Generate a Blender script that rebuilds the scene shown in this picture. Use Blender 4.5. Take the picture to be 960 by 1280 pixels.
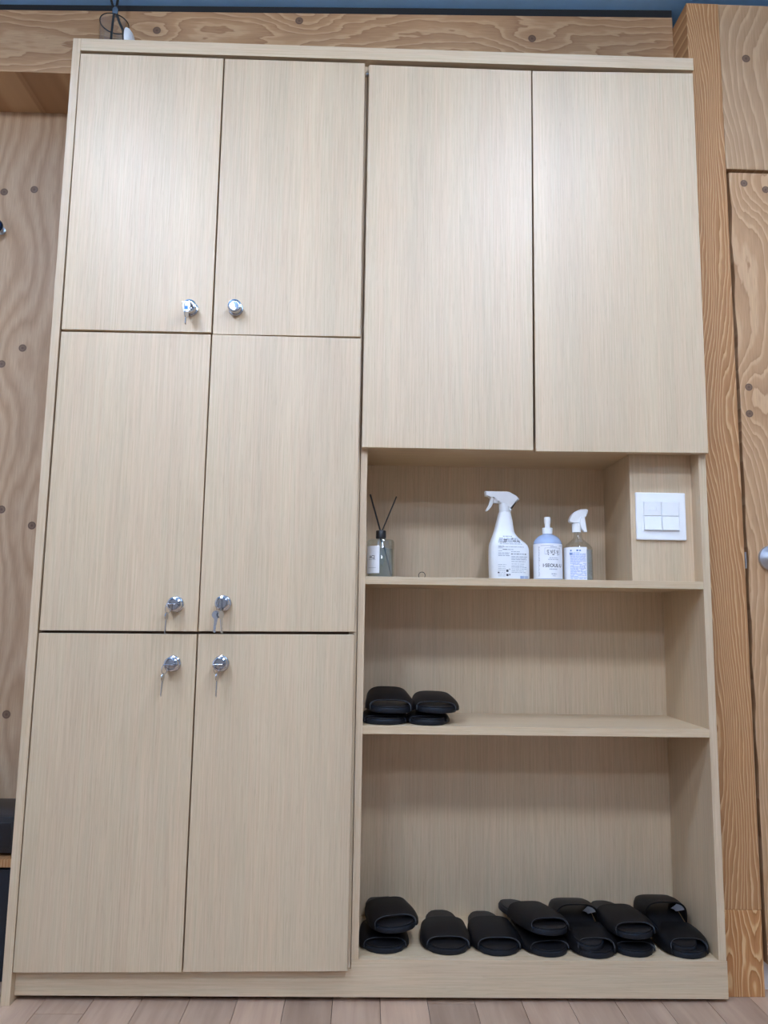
import bpy, bmesh, math, random
from mathutils import Vector, Matrix
random.seed(7)
scene = bpy.context.scene
for o in list(bpy.data.objects): bpy.data.objects.remove(o)
COL = scene.collection
PI = math.pi
R = math.radians

# ------------------------------------------------------------------ camera
cam_d = bpy.data.cameras.new('camera'); cam = bpy.data.objects.new('camera', cam_d); COL.objects.link(cam)
cam_d.sensor_fit = 'VERTICAL'; cam_d.sensor_height = 36.0; cam_d.lens = 960.11 / 1280 * 36.0
cam_d.clip_start = 0.02
yaw, pitch, roll = R(-1.38686), R(7.66197), R(-0.85277)
M = Matrix.Rotation(yaw, 3, 'Z') @ Matrix.Rotation(pitch, 3, 'X') @ Matrix.Rotation(roll, 3, 'Y') @ Matrix.Rotation(PI/2, 3, 'X')
cam.matrix_world = Matrix.Translation((0.76856, -1.8056, 0.84779)) @ M.to_4x4()
scene.camera = cam

# ------------------------------------------------------------------ world, exposure, lamps of the room
w = bpy.data.worlds.new('world'); scene.world = w; w.use_nodes = True
w.node_tree.nodes['Background'].inputs[0].default_value = (0.6, 0.7, 0.85, 1)
w.node_tree.nodes['Background'].inputs[1].default_value = 0.05
scene.view_settings.view_transform = 'Standard'
scene.view_settings.look = 'None'
scene.view_settings.gamma = 1.0
scene.view_settings.use_curve_mapping = False
scene.view_settings.exposure = 0.06
LAMP_STRENGTH = {-0.95: 60.0, -2.0: 112.0, -3.5: 78.0}      # rows of ceiling lamps, by y
LAMP_X = (-0.12, 1.38)
LAMP_COLOR = (0.89, 0.97, 1.16, 1)

# ------------------------------------------------------------------ material helpers
class NT:
    def __init__(s, name):
        s.m = bpy.data.materials.new(name); s.m.use_nodes = True
        s.t = s.m.node_tree; s.b = s.t.nodes['Principled BSDF']; s.out = s.t.nodes['Material Output']
    def n(s, typ, **kw):
        nd = s.t.nodes.new(typ)
        for k, v in kw.items(): setattr(nd, k, v)
        return nd
    def l(s, a, b): s.t.links.new(a, b)
    def math(s, op, a, b=None, c=None):
        nd = s.n('ShaderNodeMath', operation=op)
        for i, v in enumerate((a, b, c)):
            if v is None: continue
            if isinstance(v, (int, float)): nd.inputs[i].default_value = v
            else: s.l(v, nd.inputs[i])
        return nd.outputs[0]
    def ramp(s, fac, stops):
        nd = s.n('ShaderNodeValToRGB'); cr = nd.color_ramp
        while len(cr.elements) < len(stops): cr.elements.new(0.5)
        for e, (p, c) in zip(cr.elements, stops): e.position = p; e.color = (*c, 1)
        s.l(fac, nd.inputs[0]); return nd.outputs[0]
    def mix(s, fac, a, b, blend='MIX'):
        nd = s.n('ShaderNodeMix', data_type='RGBA', blend_type=blend)
        for sock, v in ((nd.inputs[0], fac), (nd.inputs[6], a), (nd.inputs[7], b)):
            if isinstance(v, (int, float)): sock.default_value = v
            elif isinstance(v, tuple): sock.default_value = (*v, 1)
            else: s.l(v, sock)
        return nd.outputs[2]
    def noise(s, vec, scale=1, detail=2, rough=0.5, dist=0):
        nd = s.n('ShaderNodeTexNoise'); nd.inputs['Scale'].default_value = scale
        nd.inputs['Detail'].default_value = detail; nd.inputs['Roughness'].default_value = rough
        nd.inputs['Distortion'].default_value = dist
        s.l(vec, nd.inputs['Vector']); return nd.outputs['Fac']
    def mapped(s, scale, offset_random=True):
        tc = s.n('ShaderNodeTexCoord'); v = tc.outputs['Object']
        if offset_random:
            oi = s.n('ShaderNodeObjectInfo')
            ml = s.math('MULTIPLY', oi.outputs['Random'], 17.3)
            ad = s.n('ShaderNodeVectorMath', operation='ADD'); s.l(v, ad.inputs[0]); s.l(ml, ad.inputs[1]); v = ad.outputs[0]
        mp = s.n('ShaderNodeVectorMath', operation='MULTIPLY'); s.l(v, mp.inputs[0]); mp.inputs[1].default_value = scale
        return mp.outputs[0]
    def bump(s, h, strength=0.1, dist=0.001):
        nd = s.n('ShaderNodeBump'); nd.inputs['Strength'].default_value = strength; nd.inputs['Distance'].default_value = dist
        s.l(h, nd.inputs['Height']); s.l(nd.outputs[0], s.b.inputs['Normal'])

def plain(name, col, rough=0.5, metal=0.0, spec=0.5, speckle=0.06, sscale=60, coat=0.0, trans=0.0, ior=1.45, bump=0.0):
    t = NT(name); v = t.mapped((1, 1, 1))
    n = t.noise(v, sscale, 3)
    c = t.ramp(n, [(0.25, tuple(x*(1-speckle) for x in col)), (0.75, tuple(min(1, x*(1+speckle)) for x in col))])
    t.l(c, t.b.inputs['Base Color']); t.b.inputs['Roughness'].default_value = rough
    t.b.inputs['Metallic'].default_value = metal; t.b.inputs['Specular IOR Level'].default_value = spec
    t.b.inputs['Coat Weight'].default_value = coat; t.b.inputs['Transmission Weight'].default_value = trans
    t.b.inputs['IOR'].default_value = ior
    if bump: t.bump(n, bump, 0.0008)
    return t.m

def laminate(name, axis, tint=(1, 1, 1)):
    """pale straight-grained oak laminate; axis = direction of the grain"""
    t = NT(name)
    def sc(a, b): s = [a, a, a]; s['xyz'.index(axis)] = b; return tuple(s)
    fine = t.noise(t.mapped(sc(340, 7.0)), 1, 3, 0.6)
    mid = t.noise(t.mapped(sc(85, 2.0)), 1, 2, 0.5)
    broad = t.noise(t.mapped(sc(13, 0.5)), 1, 2, 0.5)
    pores = t.noise(t.mapped(sc(480, 26.0)), 1, 1, 0.5)
    L = tuple(a*b for a, b in zip((0.66, 0.503, 0.322), tint)); D = tuple(a*b for a, b in zip((0.465, 0.333, 0.195), tint))
    c = t.ramp(fine, [(0.28, D), (0.64, L)])
    Pk = tuple(a*b for a, b in zip((0.62, 0.458, 0.300), tint)); Gr = tuple(a*b for a, b in zip((0.585, 0.474, 0.310), tint))
    c2 = t.ramp(mid, [(0.35, Pk), (0.65, Gr)])
    c = t.mix(0.48, c, c2)
    c3 = t.ramp(broad, [(0.3, (0.92, 0.92, 0.92)), (0.7, (1.04, 1.04, 1.04))])
    c = t.mix(1.0, c, c3, 'MULTIPLY')
    pf = t.ramp(pores, [(0.30, (0.74, 0.70, 0.66)), (0.38, (1, 1, 1))])
    c = t.mix(0.28, c, pf, 'MULTIPLY')
    t.l(c, t.b.inputs['Base Color'])
    t.b.inputs['Roughness'].default_value = 0.45; t.b.inputs['Specular IOR Level'].default_value = 0.60
    t.bump(fine, 0.10, 0.0006)
    return t.m

def timber(name, axis, knots, pale, mid, dark, lines=34, wander=5.0, seed=0.0, lane=(3.2, 0.55), knot_r=0.011, across='x', knot_s=0.09, rough=0.5, knot_amp=2.4, soft=0.42, smooth=False, stretch=0.30, fuzz=0.45, spec=0.45):
    """knotty plank: growth rings as contour lines, swirling round the knots. Object coordinates are room coordinates."""
    t = NT(name)
    tc = t.n('ShaderNodeTexCoord'); sp = t.n('ShaderNodeSeparateXYZ'); t.l(tc.outputs['Object'], sp.inputs[0])
    al = sp.outputs['XYZ'.index(axis.upper())]; ac = sp.outputs['XYZ'.index(across.upper())]
    cb = t.n('ShaderNodeCombineXYZ')
    t.l(t.math('MULTIPLY', ac, lane[0]), cb.inputs[0]); t.l(t.math('MULTIPLY', al, lane[1]), cb.inputs[1]); cb.inputs[2].default_value = seed
    n1 = t.noise(cb.outputs[0], 1, 2, 0.45)
    cb2 = t.n('ShaderNodeCombineXYZ')
    t.l(t.math('MULTIPLY', ac, 60), cb2.inputs[0]); t.l(t.math('MULTIPLY', al, 14), cb2.inputs[1]); cb2.inputs[2].default_value = seed + 3
    n2 = t.noise(cb2.outputs[0], 1, 2, 0.5)
    h = t.math('ADD', t.math('MULTIPLY', ac, lines * 0.35), t.math('MULTIPLY', n1, wander * 2))
    h = t.math('ADD', h, t.math('MULTIPLY', n2, fuzz))
    dots = None
    for (ka, kl) in knots:
        dx = t.math('SUBTRACT', ac, ka); dz = t.math('SUBTRACT', al, kl)
        d2 = t.math('ADD', t.math('MULTIPLY', dx, dx), t.math('MULTIPLY', t.math('MULTIPLY', dz, dz), stretch))
        e = t.math('EXPONENT', t.math('MULTIPLY', d2, -1.0 / (knot_s * knot_s)))
        h = t.math('ADD', h, t.math('MULTIPLY', e, knot_amp))
        r2 = t.math('ADD', t.math('MULTIPLY', dx, dx), t.math('MULTIPLY', dz, dz))
        dd = t.math('DIVIDE', t.math('SQRT', r2), knot_r)
        dots = dd if dots is None else t.math('MINIMUM', dots, dd)
    fr = t.math('FRACT', h)
    if smooth: c = t.ramp(fr, [(0.0, mid), (0.25, pale), (0.42, pale), (0.60, mid), (0.80, dark), (1.0, mid)])
    else: c = t.ramp(fr, [(0.0, pale), (0.14, pale), (0.32, mid), (0.80, tuple(a*0.55 + b*0.45 for a, b in zip(mid, dark))), (0.95, dark), (1.0, pale)])
    cb3 = t.n('ShaderNodeCombineXYZ')
    t.l(t.math('MULTIPLY', ac, 420), cb3.inputs[0]); t.l(t.math('MULTIPLY', al, 16), cb3.inputs[1])
    fib = t.noise(cb3.outputs[0], 1, 2)
    c = t.mix(soft, c, mid)
    c = t.mix(1.0, c, t.ramp(fib, [(0.3, (0.88, 0.86, 0.84)), (0.7, (1.06, 1.06, 1.06))]), 'MULTIPLY')
    if dots is not None:
        kn = t.ramp(t.math('MULTIPLY', dots, 0.5), [(0.0, (1, 1, 1)), (0.30, (0.75, 0.75, 0.75)), (0.44, (1, 1, 1)), (0.54, (0, 0, 0))])
        c = t.mix(kn, c, (0.10, 0.055, 0.035))
    t.l(c, t.b.inputs['Base Color']); t.b.inputs['Roughness'].default_value = rough; t.b.inputs['Specular IOR Level'].default_value = spec
    t.bump(fr, 0.06, 0.001)
    return t.m

def clear(name, tint=(0.95, 0.97, 0.97), gloss=0.12, body=None, body_f=0.0, edge=0.45):
    """thin clear wall: transparent with a fresnel gloss, optionally tinted with a milky body"""
    t = NT(name); t.t.nodes.remove(t.b)
    tr = t.n('ShaderNodeBsdfTransparent'); tr.inputs[0].default_value = (*tint, 1)
    gl = t.n('ShaderNodeBsdfGlossy'); gl.inputs['Roughness'].default_value = 0.06
    lw = t.n('ShaderNodeLayerWeight'); lw.inputs[0].default_value = 0.35
    f = t.math('ADD', t.math('MULTIPLY', lw.outputs['Facing'], edge), gloss * 0.4)
    base = tr.outputs[0]
    if body:
        df = t.n('ShaderNodeBsdfDiffuse'); df.inputs[0].default_value = (*body, 1)
        mb = t.n('ShaderNodeMixShader'); mb.inputs[0].default_value = body_f; t.l(base, mb.inputs[1]); t.l(df.outputs[0], mb.inputs[2]); base = mb.outputs[0]
    mx = t.n('ShaderNodeMixShader'); t.l(f, mx.inputs[0]); t.l(base, mx.inputs[1]); t.l(gl.outputs[0], mx.inputs[2])
    t.l(mx.outputs[0], t.out.inputs[0]); return t.m

MAT = {}
MAT['lam_v'] = laminate('oak_laminate_upright_grain', 'z')
MAT['lam_h'] = laminate('oak_laminate_level_grain', 'x')
MAT['lam_y'] = laminate('oak_laminate_depth_grain', 'x', (0.97, 0.96, 0.93))
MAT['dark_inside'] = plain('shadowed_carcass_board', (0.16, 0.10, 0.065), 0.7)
MAT['chrome'] = plain('chrome', (0.58, 0.60, 0.64), 0.14, 1.0, speckle=0.02)
MAT['steel'] = plain('brushed_steel', (0.62, 0.64, 0.67), 0.32, 1.0, speckle=0.05)
MAT['leather'] = plain('black_leatherette', (0.0035, 0.0035, 0.0042), 0.50, spec=0.24, speckle=0.3, sscale=300, bump=0.25)
MAT['insole'] = plain('black_insole', (0.0065, 0.0065, 0.0078), 0.46, spec=0.36, speckle=0.25, sscale=300, bump=0.2)
MAT['sole'] = plain('blue_black_rubber_sole', (0.006, 0.008, 0.012), 0.46, spec=0.34, speckle=0.15, sscale=120)
MAT['binding'] = plain('grey_edge_binding', (0.030, 0.030, 0.034), 0.45)
MAT['white_cloth'] = plain('white_cloth_label', (0.80, 0.83, 0.88), 0.8)
MAT['white_plastic'] = plain('white_plastic', (0.86, 0.89, 0.90), 0.35, speckle=0.015)
MAT['white_bottle'] = plain('white_bottle_plastic', (0.80, 0.83, 0.85), 0.32, speckle=0.015)
MAT['paper'] = plain('white_paper_label', (0.84, 0.86, 0.90), 0.6, speckle=0.015)
MAT['paper_blue'] = plain('pale_blue_paper_label', (0.70, 0.78, 0.93), 0.6, speckle=0.10, sscale=160)
MAT['blue_plastic'] = plain('milky_blue_plastic', (0.36, 0.46, 0.66), 0.22, speckle=0.04, coat=0.3)
MAT['ink'] = plain('dark_ink', (0.05, 0.055, 0.07), 0.7)
MAT['ink_grey'] = plain('grey_ink', (0.36, 0.40, 0.46), 0.7)
MAT['ink_blue'] = plain('blue_ink', (0.16, 0.27, 0.52), 0.7)
MAT['black_plastic'] = plain('black_plastic', (0.012, 0.012, 0.014), 0.38)
MAT['reed'] = plain('black_reed', (0.010, 0.009, 0.009), 0.7)
MAT['black_box'] = plain('black_device_plastic', (0.022, 0.021, 0.022), 0.42)
MAT['navy'] = plain('dark_navy_board', (0.010, 0.014, 0.022), 0.4)
MAT['tag_blue'] = plain('blue_tag_print', (0.05, 0.25, 0.65), 0.5)
MAT['clear'] = clear('clear_plastic')
MAT['glass'] = clear('clear_glass', (0.90, 0.94, 0.93), 0.2)
MAT['shade_glass'] = clear('thin_clear_shade_glass', (0.97, 0.97, 0.95), 0.05, None, 0, 0.22)
MAT['liquid'] = clear('clear_liquid', (0.80, 0.88, 0.94), 0.02, (0.62, 0.72, 0.80), 0.30)
MAT['oil'] = clear('pale_oil', (0.82, 0.86, 0.84), 0.02, (0.45, 0.50, 0.50), 0.22)
MAT['ceiling'] = plain('slate_blue_ceiling_paint', (0.26, 0.52, 0.86), 0.75, speckle=0.05, sscale=14)
MAT['dark_strip'] = plain('dark_grey_ceiling_strip', (0.010, 0.011, 0.012), 0.7)  # near-black fill for the narrow band between beam and ceiling
MAT['wall_paint'] = plain('white_wall_paint', (0.55, 0.54, 0.53), 0.8, speckle=0.03, sscale=8)
MAT['sub_floor'] = plain('dark_floor_joint', (0.09, 0.065, 0.055), 0.8)
MAT['threshold'] = plain('pale_threshold_board', (0.66, 0.63, 0.60), 0.55)

def floor_mat():
    t = NT('rosy_brown_laminate_plank')
    v = t.mapped((42, 3.0, 1)); n = t.noise(v, 1, 4, 0.6, 0.6)
    v2 = t.mapped((9, 1.6, 1)); n2 = t.noise(v2, 1, 3, 0.5, 1.2)
    oi = t.n('ShaderNodeObjectInfo')
    c = t.ramp(n, [(0.28, (0.29, 0.182, 0.120)), (0.72, (0.50, 0.345, 0.238))])
    c = t.mix(0.45, c, t.ramp(n2, [(0.3, (0.315, 0.198, 0.132)), (0.7, (0.55, 0.385, 0.268))]))
    c = t.mix(1.0, c, t.ramp(oi.outputs['Random'], [(0, (0.76, 0.75, 0.74)), (1, (1.2, 1.19, 1.18))]), 'MULTIPLY')
    t.l(c, t.b.inputs['Base Color']); t.b.inputs['Roughness'].default_value = 0.42
    t.bump(n, 0.06, 0.0006); return t.m
MAT['plank'] = floor_mat()

PALE = (0.56, 0.365, 0.20); MID = (0.44, 0.255, 0.125); DARK = (0.285, 0.143, 0.064)
MAT['wood_panel'] = timber('knotty_pine_wall_panel', 'z', [(-0.214, 2.063), (-0.300, 2.053), (-0.211, 1.583), (-0.266, 1.535), (-0.147, 1.078), (-0.233, 1.121), (-0.176, 0.572), (-0.62, 1.75), (-0.75, 1.1), (-0.95, 0.6)],
                           (0.60, 0.43, 0.275), (0.465, 0.31, 0.185), (0.34, 0.205, 0.108), lines=70, wander=6.5, seed=1.7, rough=0.38, soft=0.58, knot_amp=1.6, knot_s=0.05, stretch=0.10, smooth=True, lane=(4.0, 0.5), fuzz=0.6)
MAT['wood_beam'] = timber('knotty_pine_beam', 'x', [(2.443, 0.167), (2.487, 0.559), (2.456, 1.211), (2.40, -0.6)], PALE, MID, DARK, lines=70, wander=6.0, seed=5.1, across='z', lane=(6.0, 1.3), knot_s=0.05, fuzz=1.1, soft=0.3)
MAT['wood_post'] = timber('brown_pine_post', 'z', [(1.655, 1.35)], (0.62, 0.385, 0.190), (0.43, 0.215, 0.088), (0.29, 0.132, 0.046), lines=300, wander=11.0, seed=9.3, lane=(8.0, 1.1), knot_r=0.0005, soft=0.22, fuzz=0.9, spec=0.3)
MAT['wood_block'] = timber('brown_pine_post_base', 'z', [(1.645, 0.10)], (0.68, 0.42, 0.20), (0.49, 0.225, 0.080), (0.33, 0.135, 0.042), lines=130, wander=11.0, seed=2.9, lane=(11, 3.0), knot_r=0.0005, knot_s=0.05, soft=0.15, fuzz=0.9, spec=0.3)
MAT['wood_header'] = timber('pine_header_board', 'z', [(1.768, 2.344)], (0.57, 0.385, 0.225), (0.44, 0.275, 0.145), (0.33, 0.185, 0.09), lines=90, wander=6.5, seed=4.4, lane=(4.5, 1.1))
MAT['wood_door'] = timber('pine_board_door', 'z', [(1.747, 1.987), (1.804, 1.971), (1.733, 1.434), (1.731, 1.365), (1.99, 1.6), (2.2, 0.9), (1.79, 0.42)], (0.60, 0.385, 0.21), (0.47, 0.275, 0.135), (0.34, 0.18, 0.08), lines=150, wander=9.0, seed=6.6, lane=(5.0, 0.9), knot_r=0.0095, knot_s=0.05, soft=0.3, fuzz=0.8)

# ------------------------------------------------------------------ mesh helpers
def link(o, parent=None):
    COL.objects.link(o)
    if parent: o.parent = parent
    return o
def thing(name, label, cat, loc=(0, 0, 0), rz=0, group=None, kind=None):
    o = bpy.data.objects.new(name, None); link(o); o.empty_display_size = 0.05
    o.location = loc; o.rotation_euler = (0, 0, rz); tag(o, label, cat, group, kind); return o
def tag(o, label=None, cat=None, group=None, kind=None):
    if label: o['label'] = label
    if cat: o['category'] = cat
    if group: o['group'] = group
    if kind: o['kind'] = kind
    return o
def mobj(name, bm, mat, parent=None, loc=(0, 0, 0), smooth=False):
    """link a bmesh as one object; loc is in the parent's space"""
    bmesh.ops.recalc_face_normals(bm, faces=bm.faces)
    me = bpy.data.meshes.new(name); bm.to_mesh(me); bm.free()
    me.materials.append(MAT[mat] if isinstance(mat, str) else mat)
    if smooth:
        for p in me.polygons: p.use_smooth = True
        try: me.set_sharp_from_angle(angle=R(38))
        except Exception: pass
    o = bpy.data.objects.new(name, me); o.location = loc; return link(o, parent)
def bm_box(bm, x0, x1, y0, y1, z0, z1, bevel=0.0):
    vs = [bm.verts.new((x, y, z)) for x in (x0, x1) for y in (y0, y1) for z in (z0, z1)]
    fs = [bm.faces.new([vs[i] for i in f]) for f in ((0, 1, 3, 2), (4, 6, 7, 5), (0, 4, 5, 1), (2, 3, 7, 6), (0, 2, 6, 4), (1, 5, 7, 3))]
    if bevel:
        es = list({e for f in fs for e in f.edges})
        bmesh.ops.bevel(bm, geom=es, offset=bevel, segments=2, affect='EDGES', profile=0.6)
    return bm
def box(name, b, mat, parent=None, bevel=0.0008, world_origin=False, off=(0, 0, 0)):
    """b = x0,x1,y0,y1,z0,z1 in room coordinates (off = location of the parent)"""
    x0, x1, y0, y1, z0, z1 = b
    c = (0, 0, 0) if world_origin else ((x0+x1)/2, (y0+y1)/2, (z0+z1)/2)
    bm = bmesh.new(); bm_box(bm, x0-c[0], x1-c[0], y0-c[1], y1-c[1], z0-c[2], z1-c[2], bevel)
    return mobj(name, bm, mat, parent, tuple(a-b_ for a, b_ in zip(c, off)))
def bm_prism(bm, pts, y0, y1, bevel=0.0, segs=2):
    """polygon in (x,z) extruded along y"""
    n = len(pts)
    a = [bm.verts.new((x, y0, z)) for x, z in pts]; b = [bm.verts.new((x, y1, z)) for x, z in pts]
    fs = [bm.faces.new(a), bm.faces.new(b[::-1])] + [bm.faces.new((a[i], b[i], b[(i+1) % n], a[(i+1) % n])) for i in range(n)]
    if bevel:
        es = list({e for f in fs[:2] for e in f.edges})
        bmesh.ops.bevel(bm, geom=es, offset=bevel, segments=segs, affect='EDGES', profile=0.5)
    return bm
def bm_lathe(bm, prof, seg=32, axis='z', cx=0, cy=0, cz=0):
    rings = []
    for r, h in prof:
        ring = []
        for i in range(seg):
            a = 2*PI*i/seg; u, v = max(r, 1e-5)*math.cos(a), max(r, 1e-5)*math.sin(a)
            p = (u, v, h) if axis == 'z' else (u, -h, v)          # axis 'y': h grows towards the camera
            ring.append(bm.verts.new((p[0]+cx, p[1]+cy, p[2]+cz)))
        rings.append(ring)
    for A, B in zip(rings, rings[1:]):
        for i in range(seg): bm.faces.new((A[i], A[(i+1) % seg], B[(i+1) % seg], B[i]))
    bm.faces.new(rings[0][::-1]); bm.faces.new(rings[-1]); return bm
def bm_tube(bm, pts, r, seg=8, closed=False):
    pts = [Vector(p) for p in pts]; n = len(pts); rings = []
    up = Vector((0.31, 0.27, 0.91)).normalized()
    for i, p in enumerate(pts):
        a = pts[i-1] if (i > 0 or closed) else p; b = pts[(i+1) % n] if (i < n-1 or closed) else p
        d = (b-a).normalized(); s = d.cross(up)
        if s.length < 1e-3: s = d.cross(Vector((1, 0, 0)))
        s.normalize(); t = d.cross(s)
        rr = r[i] if isinstance(r, (list, tuple)) else r
        rings.append([bm.verts.new(p + (s*math.cos(2*PI*k/seg) + t*math.sin(2*PI*k/seg))*rr) for k in range(seg)])
    m = n if closed else n-1
    for i in range(m):
        A, B = rings[i], rings[(i+1) % n]
        for k in range(seg): bm.faces.new((A[k], A[(k+1) % seg], B[(k+1) % seg], B[k]))
    if not closed: bm.faces.new(rings[0][::-1]); bm.faces.new(rings[-1])
    return bm
def struct(o, label, cat): return tag(o, label, cat, None, 'structure')

# ------------------------------------------------------------------ the room
XL, XR, YF, YB = -1.7, 3.2, -6.0, 0.315
fl = thing('floor', 'rosy brown wood plank floor in front of the cabinet', 'floor', kind='structure')
box('floor_bed', (XL, XR, YF, YB, -0.03, -0.004), 'sub_floor', fl, 0)
pw, plen = 0.105, 1.2
bmp = bmesh.new(); bm_box(bmp, -pw/2+0.0006, pw/2-0.0006, -plen/2+0.0006, plen/2-0.0006, -0.010, 0.0, 0.0003)
pme = bpy.data.meshes.new('plank'); bm_to = bmp.to_mesh(pme); bmp.free(); pme.materials.append(MAT['plank'])
i = 0; x = XL + pw/2
while x < XR:
    y = YB - plen/2 + ((i*0.37) % 1.0)*plen - 0.25
    y = YB + plen/2 - ((i*0.37) % 1.0)*plen
    while y > YF - plen/2:
        o = bpy.data.objects.new('plank', pme); o.location = (x, y, 0)
        if y + plen/2 > YB:     # a cut plank where the row meets the wall
            bmc = bmesh.new(); bm_box(bmc, -pw/2+0.0006, pw/2-0.0006, -plen/2+0.0006, YB-y, -0.010, 0, 0.0003)
            if YB-y > -plen/2+0.02:
                me = bpy.data.meshes.new('plank'); bmc.to_mesh(me); me.materials.append(MAT['plank']); o.data = me; link(o, fl)
            bmc.free()
        else: link(o, fl)
        y -= plen
    i += 1; x += pw

# sloping ceiling line: slightly higher on the right
def ceil_z(x): return 2.516 + 0.0277*x
bm = bmesh.new(); bm_prism(bm, [(XL, ceil_z(XL)), (XR, ceil_z(XR)), (XR, ceil_z(XR)+0.05), (XL, ceil_z(XL)+0.05)], YF, YB+0.05)
struct(mobj('ceiling', bm, 'ceiling'), 'slate blue painted ceiling above the wooden beam', 'ceiling')
struct(box('wall_back', (XL, 1.6105, YB, YB+0.03, 0, 2.47), 'wood_panel', None, 0, True), 'knotty pine panel wall left of and behind the cabinet', 'wall')
struct(box('wall_left', (XL-0.05, XL, YF, YB, 0, 2.47), 'wall_paint', None, 0), 'white painted side wall on the far left', 'wall')
struct(box('wall_right', (XR, XR+0.05, YF, YB, 0, 2.60), 'wall_paint', None, 0), 'white painted side wall on the far right', 'wall')
struct(box('wall_front', (XL, XR, YF-0.05, YF, 0, 2.47), 'wall_paint', None, 0), 'white painted wall facing the cabinet', 'wall')
def beam_top(x): return 2.4965 + 0.0243*x
bm = bmesh.new(); bm_prism(bm, [(XL, 2.305), (1.6105, 2.305), (1.6105, beam_top(1.6105)), (XL, beam_top(XL))], 0.14, YB, 0.001)
struct(mobj('trim_1', bm, 'wood_beam'), 'horizontal knotty pine beam running above the cabinet top', 'beam')
bm = bmesh.new(); bm_prism(bm, [(XL, beam_top(XL)), (1.6105, beam_top(1.6105)), (1.6105, ceil_z(1.6105)), (XL, ceil_z(XL))], 0.143, YB)
struct(mobj('trim_2', bm, 'dark_strip'), 'thin dark grey strip between pine beam and ceiling', 'trim')
post = struct(box('trim_3', (1.611, 1.699, 0.05, YB, 0.187, 2.503), 'wood_post', None, 0.0015, True), 'tall brown pine post between the cabinet and plank door', 'post')
struct(box('trim_4', (1.611, 1.697, 0.0485, YB, 0.0, 0.1865), 'wood_block', None, 0.0015, True), 'short pine base block at the foot of the post', 'trim')
struct(box('trim_5', (1.7, 2.62, 0.051, 0.20, 2.024, 2.503), 'wood_header', None, 0.0015, True), 'wide pine header board above the plank door', 'trim')
struct(box('trim_6', (1.699, 2.62, 0.085, 0.20, 0.0, 0.062), 'threshold', None, 0.001), 'pale threshold board under the plank door', 'trim')
struct(box('wall_rear', (1.699, XR, 0.20, YB, 0, 2.62), 'wall_paint', None, 0), 'plain wall behind the plank door', 'wall')

door = thing('door_1', 'knotty pine plank door with round steel handle at right edge', 'door', kind='structure')
bm = bmesh.new()
edge = [(1.7095 + 0.0016*math.sin(k*1.7) + 0.0010*math.sin(k*4.3+1), 0.066 + (2.016-0.066)*k/40) for k in range(41)]
bm_prism(bm, edge[::-1] + [(2.60, 0.066), (2.60, 2.016)], 0.055, 0.095)
mobj('door_leaf', bm, 'wood_door', door)
bm = bmesh.new(); bm_lathe(bm, [(0.0, 0), (0.030, 0), (0.031, 0.003), (0.029, 0.007), (0.020, 0.009), (0.011, 0.011), (0.010, 0.030), (0.016, 0.036), (0.024, 0.046), (0.025, 0.056), (0.021, 0.064), (0.0, 0.066)], 36, 'y')
mobj('handle', bm, 'steel', door, (1.764, 0.0545, 1.001), True)
box('strike_plate', (1.7015, 1.7040, 0.052, 0.080, 0.975, 1.015), 'steel', door, 0.0003)

# ceiling lamps (real fixtures, out of the frame)
def emit(name, col, s):
    t = NT(name); t.b.inputs['Emission Color'].default_value = col; t.b.inputs['Emission Strength'].default_value = s
    t.b.inputs['Base Color'].default_value = (0.9, 0.9, 0.9, 1); return t.m
for y, s in LAMP_STRENGTH.items():
    em = emit('lamp_diffuser_glow', LAMP_COLOR, s)
    for x in LAMP_X:
        side = 'left' if x < 0.5 else 'right'
        row = {-0.95: 'nearest the cabinet', -2.0: 'in the middle row', -3.5: 'in the row farthest from cabinet'}[y]
        zc = ceil_z(x) - 0.13
        t = thing('ceiling_lamp', f'white linear pendant lamp {row}, {side} side', 'lamp', (x, y, zc), 0, 'ceiling lamps')
        bm = bmesh.new(); bm_box(bm, -0.08, 0.08, -0.15, 0.15, 0.0, 0.050, 0.006); mobj('diffuser', bm, em, t)
        bm = bmesh.new(); bm_box(bm, -0.04, 0.04, -0.14, 0.14, 0.0505, 0.075, 0.003); mobj('housing', bm, 'white_plastic', t)
        for yy in (-0.1, 0.1):
            bm = bmesh.new(); bm_tube(bm, [(0, yy, 0.0755), (0, yy, 0.1295)], 0.003, 8); mobj('rod', bm, 'steel', t)

# ------------------------------------------------------------------ locker cabinet (left unit)
lk = thing('locker_cabinet', 'tall pale oak locker cabinet with six keyed doors', 'cabinet')
box('side_panel', (0.0, 0.0198, -0.001, 0.29, 0.0, 2.2981), 'lam_v', lk)
box('side_panel', (0.7345, 0.7532, 0.022, 0.29, 0.0696, 2.2630), 'lam_v', lk)
box('foot', (0.7345, 0.7532, 0.0385, 0.29, 0.0, 0.0695), 'lam_v', lk)
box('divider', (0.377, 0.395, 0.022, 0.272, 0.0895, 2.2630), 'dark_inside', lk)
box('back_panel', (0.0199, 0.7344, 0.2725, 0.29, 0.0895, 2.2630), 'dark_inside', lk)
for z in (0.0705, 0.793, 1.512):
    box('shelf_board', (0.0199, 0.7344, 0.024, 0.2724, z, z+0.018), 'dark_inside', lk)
knob_mesh = None
def knob(parent, x, z):
    bm = bmesh.new()
    bm_lathe(bm, [(0, 0), (0.0178, 0), (0.0185, 0.002), (0.0176, 0.005), (0.0150, 0.006), (0.0146, 0.015), (0.0164, 0.017), (0.0170, 0.021), (0.0160, 0.025), (0.0125, 0.0262), (0.0115, 0.0245), (0.0105, 0.0245), (0.0100, 0.0265), (0.0, 0.0272)], 32, 'y')
    k = mobj('knob', bm, 'chrome', parent, (x, -0.0002, z), True)
    k['label'] = 'round chrome cam lock knob'
    return k
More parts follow.
